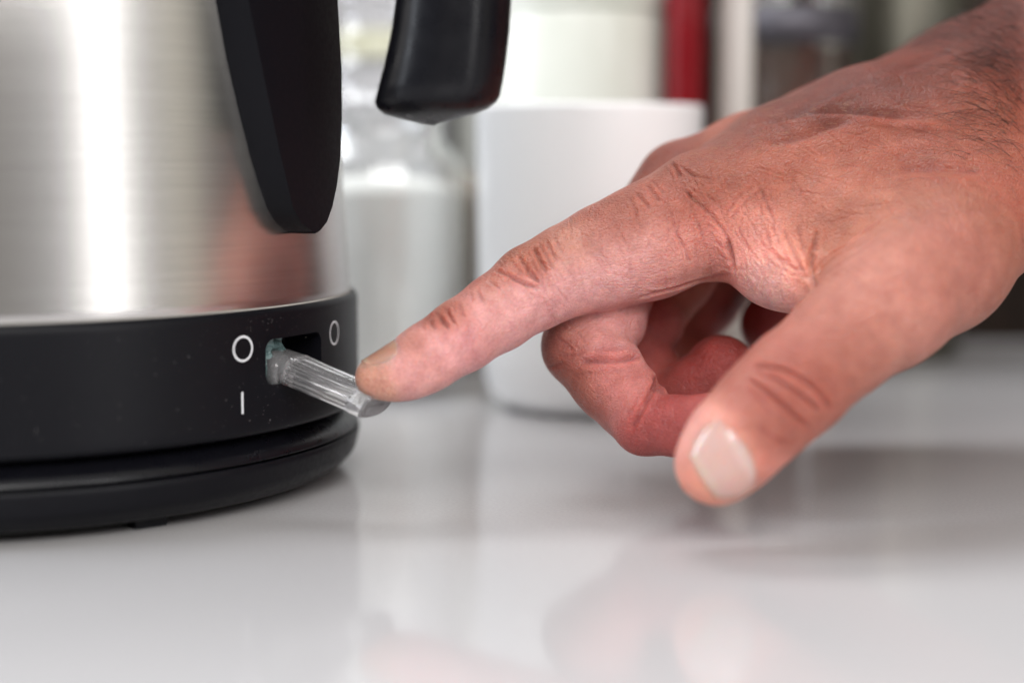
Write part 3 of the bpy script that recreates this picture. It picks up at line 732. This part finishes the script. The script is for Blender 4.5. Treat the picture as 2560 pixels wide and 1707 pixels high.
# skin tone: tanned back of the hand, pinker sides and tips, shade inside the fist painted deep red
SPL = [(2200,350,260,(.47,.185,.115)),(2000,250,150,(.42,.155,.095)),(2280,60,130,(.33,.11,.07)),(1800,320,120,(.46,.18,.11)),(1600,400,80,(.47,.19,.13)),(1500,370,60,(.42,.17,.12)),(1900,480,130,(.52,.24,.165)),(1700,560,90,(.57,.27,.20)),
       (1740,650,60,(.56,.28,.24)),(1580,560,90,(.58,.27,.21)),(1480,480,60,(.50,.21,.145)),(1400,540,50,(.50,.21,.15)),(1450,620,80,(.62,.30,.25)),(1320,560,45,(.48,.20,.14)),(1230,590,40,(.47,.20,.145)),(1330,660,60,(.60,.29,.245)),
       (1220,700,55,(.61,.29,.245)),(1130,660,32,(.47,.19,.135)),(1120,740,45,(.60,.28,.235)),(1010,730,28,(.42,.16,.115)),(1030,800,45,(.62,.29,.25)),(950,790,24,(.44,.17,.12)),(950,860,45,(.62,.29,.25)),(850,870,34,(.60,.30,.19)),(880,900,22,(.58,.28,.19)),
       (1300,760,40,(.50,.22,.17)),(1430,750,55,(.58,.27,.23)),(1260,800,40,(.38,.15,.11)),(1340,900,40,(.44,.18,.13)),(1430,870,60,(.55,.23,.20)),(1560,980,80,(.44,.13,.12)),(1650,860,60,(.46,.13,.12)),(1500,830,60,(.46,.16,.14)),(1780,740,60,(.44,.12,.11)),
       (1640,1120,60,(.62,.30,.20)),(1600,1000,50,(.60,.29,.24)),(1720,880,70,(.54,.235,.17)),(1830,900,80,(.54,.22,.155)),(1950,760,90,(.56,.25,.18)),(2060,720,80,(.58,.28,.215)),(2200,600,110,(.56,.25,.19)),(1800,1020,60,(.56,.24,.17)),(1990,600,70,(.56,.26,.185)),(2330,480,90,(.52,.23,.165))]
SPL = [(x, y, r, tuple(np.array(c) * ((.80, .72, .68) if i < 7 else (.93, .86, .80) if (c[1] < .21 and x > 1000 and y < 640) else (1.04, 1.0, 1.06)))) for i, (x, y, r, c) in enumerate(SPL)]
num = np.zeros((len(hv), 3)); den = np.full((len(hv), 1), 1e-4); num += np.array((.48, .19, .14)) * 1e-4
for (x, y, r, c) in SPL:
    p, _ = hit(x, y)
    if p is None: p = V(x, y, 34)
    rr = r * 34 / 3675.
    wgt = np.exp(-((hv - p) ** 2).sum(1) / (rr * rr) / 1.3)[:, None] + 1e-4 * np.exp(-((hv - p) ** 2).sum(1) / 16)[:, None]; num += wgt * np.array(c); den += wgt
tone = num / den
# second pass of skin tone: paler, pinker flanks and finger pads, tan plus painted-in shade on the back of the hand and wrist
COR = [(2200,330,120,(.84,.82,.78)),(1900,235,75,(.42,.28,.22)),(2050,180,80,(.42,.27,.21)),(1750,300,55,(.62,.5,.42)),(2250,60,130,(.48,.32,.24)),(1850,400,80,(1.06,1.1,1.08)),(1600,430,60,(.80,.78,.70)),(1500,370,50,(.8,.7,.6)),
       (1420,500,40,(.72,.70,.60)),(1430,610,60,(1.2,1.85,2.05)),(1560,620,60,(1.1,1.5,1.6)),(1330,660,50,(1.2,1.85,2.05)),(1220,720,45,(1.2,1.85,2.05)),(1080,790,40,(1.2,1.8,2.0)),(950,870,45,(1.2,1.8,1.9)),(1040,730,24,(.95,1.1,1.0)),(1200,600,36,(.95,1.1,1.05)),
       (860,870,26,(1.1,1.6,1.8)),(1820,830,80,(.72,.76,.74)),(1980,740,70,(.76,.88,.86)),(2200,560,100,(.84,1.02,1.0)),(2050,700,60,(.95,1.2,1.2)),(1590,1110,40,(1.25,1.45,1.5)),(1600,1010,50,(1.2,1.6,1.6)),(1740,1120,40,(1.1,1.3,1.4)),(1400,760,50,(1.08,1.5,1.6)),(1420,880,50,(1.05,1.3,1.3)),(1280,830,40,(.9,1.0,1.0)),(1360,960,40,(.9,1.0,1.0)),
       (1520,990,60,(.95,.95,.9)),(1740,640,50,(1.9,2.7,2.9)),(1690,540,60,(1.3,1.6,1.7)),(1650,840,70,(.8,.75,.7)),(1780,740,60,(.9,.8,.8)),(1960,500,60,(1.1,1.3,1.3)),(2000,330,60,(.95,.95,.9))]
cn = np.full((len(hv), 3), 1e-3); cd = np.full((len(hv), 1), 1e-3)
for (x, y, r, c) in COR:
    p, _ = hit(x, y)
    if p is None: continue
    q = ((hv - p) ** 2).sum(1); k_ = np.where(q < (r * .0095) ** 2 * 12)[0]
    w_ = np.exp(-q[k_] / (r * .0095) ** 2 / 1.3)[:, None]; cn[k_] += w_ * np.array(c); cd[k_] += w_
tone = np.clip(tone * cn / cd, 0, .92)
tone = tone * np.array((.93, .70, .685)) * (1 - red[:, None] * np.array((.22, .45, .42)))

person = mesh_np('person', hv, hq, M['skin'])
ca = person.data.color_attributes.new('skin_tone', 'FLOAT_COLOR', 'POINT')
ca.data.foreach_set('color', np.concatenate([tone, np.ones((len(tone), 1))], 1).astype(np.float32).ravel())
tag(person, "a person's bare right hand and hairy wrist, index finger pressing the kettle switch", 'person')
print('HAND verts', len(hv), 'dims', dims)

def nail(name, base, tip, dorsal, ha_base, ha_tip, lift, tone0, tone1, free, label=None, rim=.03):
    """a curved plate on the finger end: base/tip = axis points (cm), dorsal = outward direction"""
    base, tip = np.array(base), np.array(tip); ax = tip - base; ln = np.linalg.norm(ax); ax = ax / ln
    d = np.array(dorsal, float); d -= ax * (d @ ax); d /= np.linalg.norm(d); sd = np.cross(ax, d)
    nu, nv = 18, 22; vs, cols = [], []
    for i in range(nu + 1):
        u = i / nu
        for j in range(nv + 1):
            v = -1 + 2 * j / nv
            # rounded cuticle and free edge
            s_ = 2 * u - 1; uu = .5 + .5 * s_ * math.sqrt(1 - .36 * v * v); ve = v * math.sqrt(1 - .36 * s_ * s_)
            ha = ha_base + (ha_tip - ha_base) * u
            an = ha * ve
            dr = d * math.cos(an) + sd * math.sin(an)
            o_ = base + ax * ln * uu
            r = tree.ray_cast(Vector(o_ + dr * 4), Vector(-dr))
            rad = np.linalg.norm(np.array(r[0]) - o_) if r[0] is not None else .7
            vs.append((o_, dr, rad, u, v))
    rads = np.array([q[2] for q in vs]).reshape(nu + 1, nv + 1)
    for _ in range(4):
        rp = np.pad(rads, 1, mode='edge'); rads = (rp[:-2, 1:-1] + rp[2:, 1:-1] + rp[1:-1, :-2] + rp[1:-1, 2:] + 2 * rads) / 6
    top, bot = [], []
    for n_, (o_, dr, _r, u, v) in enumerate(vs):
        i, j = divmod(n_, nv + 1); e = max(abs(v), abs(2 * u - 1) if u < .5 else 0)
        h_ = .0025 + lift * (1 - e ** 4) + (.03 * max(0, u - .8) * 5 * free)
        top.append(o_ + dr * (rads[i, j] + h_)); bot.append(o_ + dr * (rads[i, j] - rim))
        lun = 1 if ((u / .30) ** 2 + (v / .72) ** 2) < 1 else 0
        c = np.array(tone0) * (1 - lun * .5) + np.array(tone1) * lun * .5
        if u > .86: c = np.array(tone0) * .7 + np.array((.66, .52, .40)) * .3
        eb = min(1, e ** 6 + (max(0, u - .9) * 6 if not free > .4 else 0)); c = np.array(c) * (1 - .8 * eb) + np.array((.56, .28, .22)) * .8 * eb
        cols.append(c)
    n1_ = (nu + 1) * (nv + 1); f = []
    for i in range(nu):
        for j in range(nv):
            a = i * (nv + 1) + j; f.append((a, a + 1, a + nv + 2, a + nv + 1)); f.append((n1_ + a, n1_ + a + nv + 1, n1_ + a + nv + 2, n1_ + a + 1))
    ring_ = [j for j in range(nv)] + [i * (nv + 1) + nv for i in range(nu)] + [nu * (nv + 1) + j for j in range(nv, 0, -1)] + [i * (nv + 1) for i in range(nu, 0, -1)]
    for a, b in zip(ring_, ring_[1:] + ring_[:1]): f.append((a, b, n1_ + b, n1_ + a))
    o = mesh_np(name, top + bot, f, M['nail'], person)
    bm = bmesh.new(); bm.from_mesh(o.data); bmesh.ops.recalc_face_normals(bm, faces=bm.faces); bm.to_mesh(o.data); bm.free()
    ca = o.data.color_attributes.new('nail_tone', 'FLOAT_COLOR', 'POINT')
    for i, c in enumerate(cols + cols): ca.data[i].color = (*c, 1)
    if label: o['label'] = label
    return o
CR = np.array([1., 0, 0]); CU = np.array([0, math.sin(PITCH), math.cos(PITCH)]); CB = np.array([0, -math.cos(PITCH), math.sin(PITCH)])   # right, up, towards the eye
nail('fingernail', V(1656, 1046, 30), V(1574, 1104, 29.7), CB * 1. + CR * .04 - CU * .05, .80, .80, .006, (.70, .37, .33), (.78, .50, .47), .2, 'broad pink thumbnail with a pale half-moon')
nail('fingernail', V(930, 848, 32.3), V(842, 873, 32.2), CU * .9 - CR * .34 + CB * .16, 1.0, .9, .008, (.48, .24, .17), (.52, .3, .22), .5)
# hairs: fine curved tubes rooted on the skin
def hairs(name, roots, mt, r0, label):
    vs, fs = [], []
    for (p, nn, dr, ln, curl) in roots:
        t = dr - nn * (dr @ nn); t /= np.linalg.norm(t) + 1e-9; side = np.cross(nn, t); q = p.copy(); K_ = 7
        for i in range(K_):
            u = i / (K_ - 1); rr = r0 * (1 - .75 * u)
            for a in range(3): vs.append(q + rr * (math.cos(a * 2.094) * nn + math.sin(a * 2.094) * side))
            t = t + side * curl * .22 + nn * (.5 if i < 1 else -.14); t /= np.linalg.norm(t)
            q = q + t * ln / (K_ - 1)
        b = len(vs) - 3 * K_
        for i in range(K_ - 1):
            for a in range(3): fs.append((b + i * 3 + a, b + i * 3 + (a + 1) % 3, b + i * 3 + 3 + (a + 1) % 3, b + i * 3 + 3 + a))
    o = mesh_np(name, vs, np.array(fs), mt, person); o['kind'] = 'stuff'; o['label'] = label
    return o
rr_ = random.Random(8); roots = []
def root_region(n, fx, ang, lnr, curl):
    k = 0; tr = 0
    while k < n and tr < n * 6:
        tr += 1; x, y = fx(); p, nn = hit(x, y)
        if p is None: continue
        a = math.radians(rr_.gauss(*ang)); dr = CR * math.cos(a) + CU * math.sin(a)
        yield (p, nn, dr, rr_.uniform(*lnr), rr_.gauss(0, curl)); k += 1
roots += list(root_region(260, lambda: (2352 - abs(rr_.gauss(0, 75)), rr_.gauss(190, 95)), (195, 32), (.5, 1.5), .8))
roots += list(root_region(150, lambda: (rr_.uniform(2120, 2352), rr_.gauss(35, 40)), (170, 35), (.4, 1.2), .8))
roots += list(root_region(60, lambda: (rr_.uniform(2180, 2352), rr_.gauss(200, 90)), (185, 22), (.6, 1.5), .6))
roots += list(root_region(260, lambda: (rr_.uniform(2352, 2900), rr_.uniform(-300, 350)), (190, 35), (.5, 1.4), .8))
hairs('arm_hair', roots, M['hair'],   .0047, 'dark curling hairs on the wrist and forearm')
roots = list(root_region(520, lambda: (rr_.uniform(1600, 2340), rr_.uniform(230, 520)), (197, 12), (.12, .34), .4))
hairs('hand_down', roots, M['down'], .0034, 'short fair hairs on the back of the hand')


# ---------------------------------------------------------------- things at the back of the worktop
def ground(px, d):            # x, y of a thing seen at px whose axis stands at depth d
    return (px * 1.08844 - 1280) / F * d, d
def solid(prof, t): return prof
# mug
mx, my = ground(1352, 47.3)
mug = empty('mug', (mx, my, 0), 'plain white ceramic mug with rounded foot behind the pointing finger', 'mug')
outer = rounded([(0, .22), (1.9, .22), (1.95, .02), (2.35, 0), (2.95, .35), (3.24, 1.5), (3.27, 3.2), (3.32, 8.75), (3.25, 8.86), (3.12, 8.75), (3.05, 2.0), (2.3, .7), (0, .55)], .35, 5)
lathe('cup', outer, mx, my, M['glaze'], mug, 128)
# loop handle, away from the camera
hp = [(2.9, 7.2), (4.2, 7.3), (5.0, 6.4), (5.1, 4.6), (4.6, 3.1), (3.2, 2.2)]
vs = []; hd = np.array([.35, .94])
for i, (r, z) in enumerate(hp):
    a = np.array(hp[max(i - 1, 0)]); b = np.array(hp[min(i + 1, 5)]); t = (b - a) / np.linalg.norm(b - a); nrm = np.array([-t[1], t[0]])
    for th in np.linspace(0, 2 * math.pi, 12, endpoint=False):
        q = np.array([r, z]) + nrm * .3 * math.cos(th); s_ = .5 * math.sin(th)
        vs.append((mx + hd[0] * q[0] - hd[1] * s_, my + hd[1] * q[0] + hd[0] * s_, q[1]))
o = mesh_np('handle', vs, [(i * 12 + j, i * 12 + (j + 1) % 12, (i + 1) * 12 + (j + 1) % 12, (i + 1) * 12 + j) for i in range(5) for j in range(12)], M['glaze'], mug)
# glass jar with sugar
jx, jy = ground(868, 51)
jar = empty('glass_jar', (jx, jy, 0), 'clear glass jar of white sugar with ridged stopper, just right of the kettle', 'jar')
R_ = 2.75
jp = [(0, .05), (2.5, .05), (R_, .35), (R_, 6.6), (2.6, 7.3), (2.1, 7.9), (1.95, 8.3), (2.1, 8.6), (2.1, 8.75), (1.85, 8.7), (1.8, 8.2), (1.95, 7.75), (2.42, 7.2), (R_ - .2, 6.5), (R_ - .2, .6), (2.3, .35), (0, .35)]
lathe('jar_body', rounded(jp, .18, 4), jx, jy, M['glass'], jar, 96)
lathe('sugar_fill', rounded([(0, 6.9), (1.5, 6.75), (2.3, 6.5), (R_ - .215, 6.3), (R_ - .215, .62), (2.28, .37), (0, .37)], .1), jx, jy, M['sugar'], jar, 96)
lp = [(0, 8.78), (2.0, 8.78), (2.15, 9.0), (1.7, 9.35), (1.55, 9.7), (1.75, 10.05), (1.45, 10.4), (1.35, 10.7), (1.55, 11.0), (1.25, 11.4), (1.15, 11.7), (1.4, 12.2), (1.2, 12.9), (0.6, 13.2), (0, 13.25)]
lathe('stopper', rounded(lp, .15, 4), jx, jy, M['glass'], jar, 96)
# slim taupe mill between jar and mug
tx, ty = ground(1066, 56)
lathe('pepper_mill', rounded([(0, 0), (1.3, 0), (1.35, .5), (.75, 1.4), (.52, 3.0), (.55, 5.2), (.7, 5.6), (.7, 6.3), (.35, 6.8), (0, 6.9)], .2), tx, ty, M['taupe'], None, 48)
tag(bpy.data.objects['pepper_mill'], 'slim taupe wooden mill in the gap between glass jar and mug', 'pepper mill')
# white board against the wall
o = box('serving_board', -2.2, 4.6, 62.6, 64.2, 0.02, 24, M['board'], bev=.3)
tag(o, 'tall white marble board standing against the wall behind the mug and handle', 'board')
# grey bread bin behind the jar
bb = empty('bread_bin', (-8, 61, 0), 'lavender-grey metal bread bin with a cream trim line behind the glass jar', 'bread bin')
box('bin_body', -17, -2.5, 58.6, 64.5, .3, 10.9, M['bin'], bb, .5)
box('trim_line', -17.05, -2.45, 58.5, 58.58, 11.0, 12.0, M['cream'], bb)
box('bin_lid', -17, -2.5, 58.6, 64.5, 11.0, 17, M['bin'], bb, .8)
# pale canister
cx_, cy_ = ground(1318, 57)
can = empty('canister', (cx_, cy_, 0), 'pale green-white enamel canister behind the white mug', 'canister')
lathe('canister_body', rounded([(0, 0.02), (3.1, 0.02), (3.2, .3), (3.2, 12.2), (3.05, 12.4), (0, 12.4)], .15), cx_, cy_, M['pale'], can, 96)
lathe('canister_lid', rounded([(3.0, 12.42), (3.3, 12.42), (3.32, 13.2), (2.9, 13.5), (.6, 13.6), (.5, 14.4), (0, 14.5)], .15), cx_, cy_, M['pale'], can, 96)
# red flask
rx, ry = ground(1566, 55)
fl = empty('red_flask', (rx, ry, 0), 'narrow glossy red flask standing right behind the mug rim', 'flask')
lathe('flask_body', rounded([(0, 0.02), (.62, 0.02), (.68, .3), (.68, 14.5), (.4, 15.6), (.4, 16.2), (0, 16.2)], .15), rx, ry, M['red'], fl, 64)
lathe('flask_cap', rounded([(0, 17.4), (.4, 17.4), (.45, 17.2), (.45, 16.22), (0, 16.22)], .08), rx, ry, M['black'], fl, 32)
# coffee press
px_, py_ = ground(1795, 56)
cp = empty('coffee_press', (px_, py_, 0), 'dark coffee press with a bright steel frame strip, behind the hand', 'coffee press')
lathe('coffee', [(0, 11.0), (2.26, 11.0), (2.26, .62), (0, .62)], px_, py_, M['coffee'], cp, 64)
lathe('beaker', rounded([(0, .3), (2.35, .3), (2.4, .5), (2.4, 15), (2.3, 15), (2.28, .6), (0, .45)], .08), px_, py_, M['glass'], cp, 64)
lathe('steel_band', [(2.42, 11.2), (2.5, 11.2), (2.5, 12.4), (2.42, 12.4)], px_, py_, M['lav'], cp, 64, closed=True)
for a in (-52, 128, 218):
    v = [(px_ + r * math.sin(math.radians(a + da)), py_ - r * math.cos(math.radians(a + da)), z) for da in (-17, 17) for r in (2.43, 2.62) for z in (.0, 15.0)]
    mesh_np('frame_strip', v, [(0, 1, 3, 2), (4, 6, 7, 5), (0, 4, 5, 1), (2, 3, 7, 6), (0, 2, 6, 4), (1, 5, 7, 3)], M['beige'], cp, False)
lathe('press_lid', rounded([(2.5, 15.05), (2.6, 15.1), (2.4, 15.9), (.5, 16.2), (.4, 17.8), (.7, 18.4), (0, 18.9)], .15), px_, py_, M['smooth_steel'], cp, 64)
# olive tin
ox, oy = ground(2060, 60)
tin = empty('storage_tin', (ox, oy, 0), 'grey-olive metal storage tin behind the wrist, right of the coffee press', 'tin')
lathe('tin_body', rounded([(0, 0.02), (2.3, 0.02), (2.35, .2), (2.35, 14.0), (0, 14.0)], .1), ox, oy, M['olive'], tin, 64)
lathe('tin_lid', rounded([(2.2, 14.02), (2.42, 14.02), (2.42, 15.0), (2.2, 15.2), (0, 15.2)], .1), ox, oy, M['olive'], tin, 64)
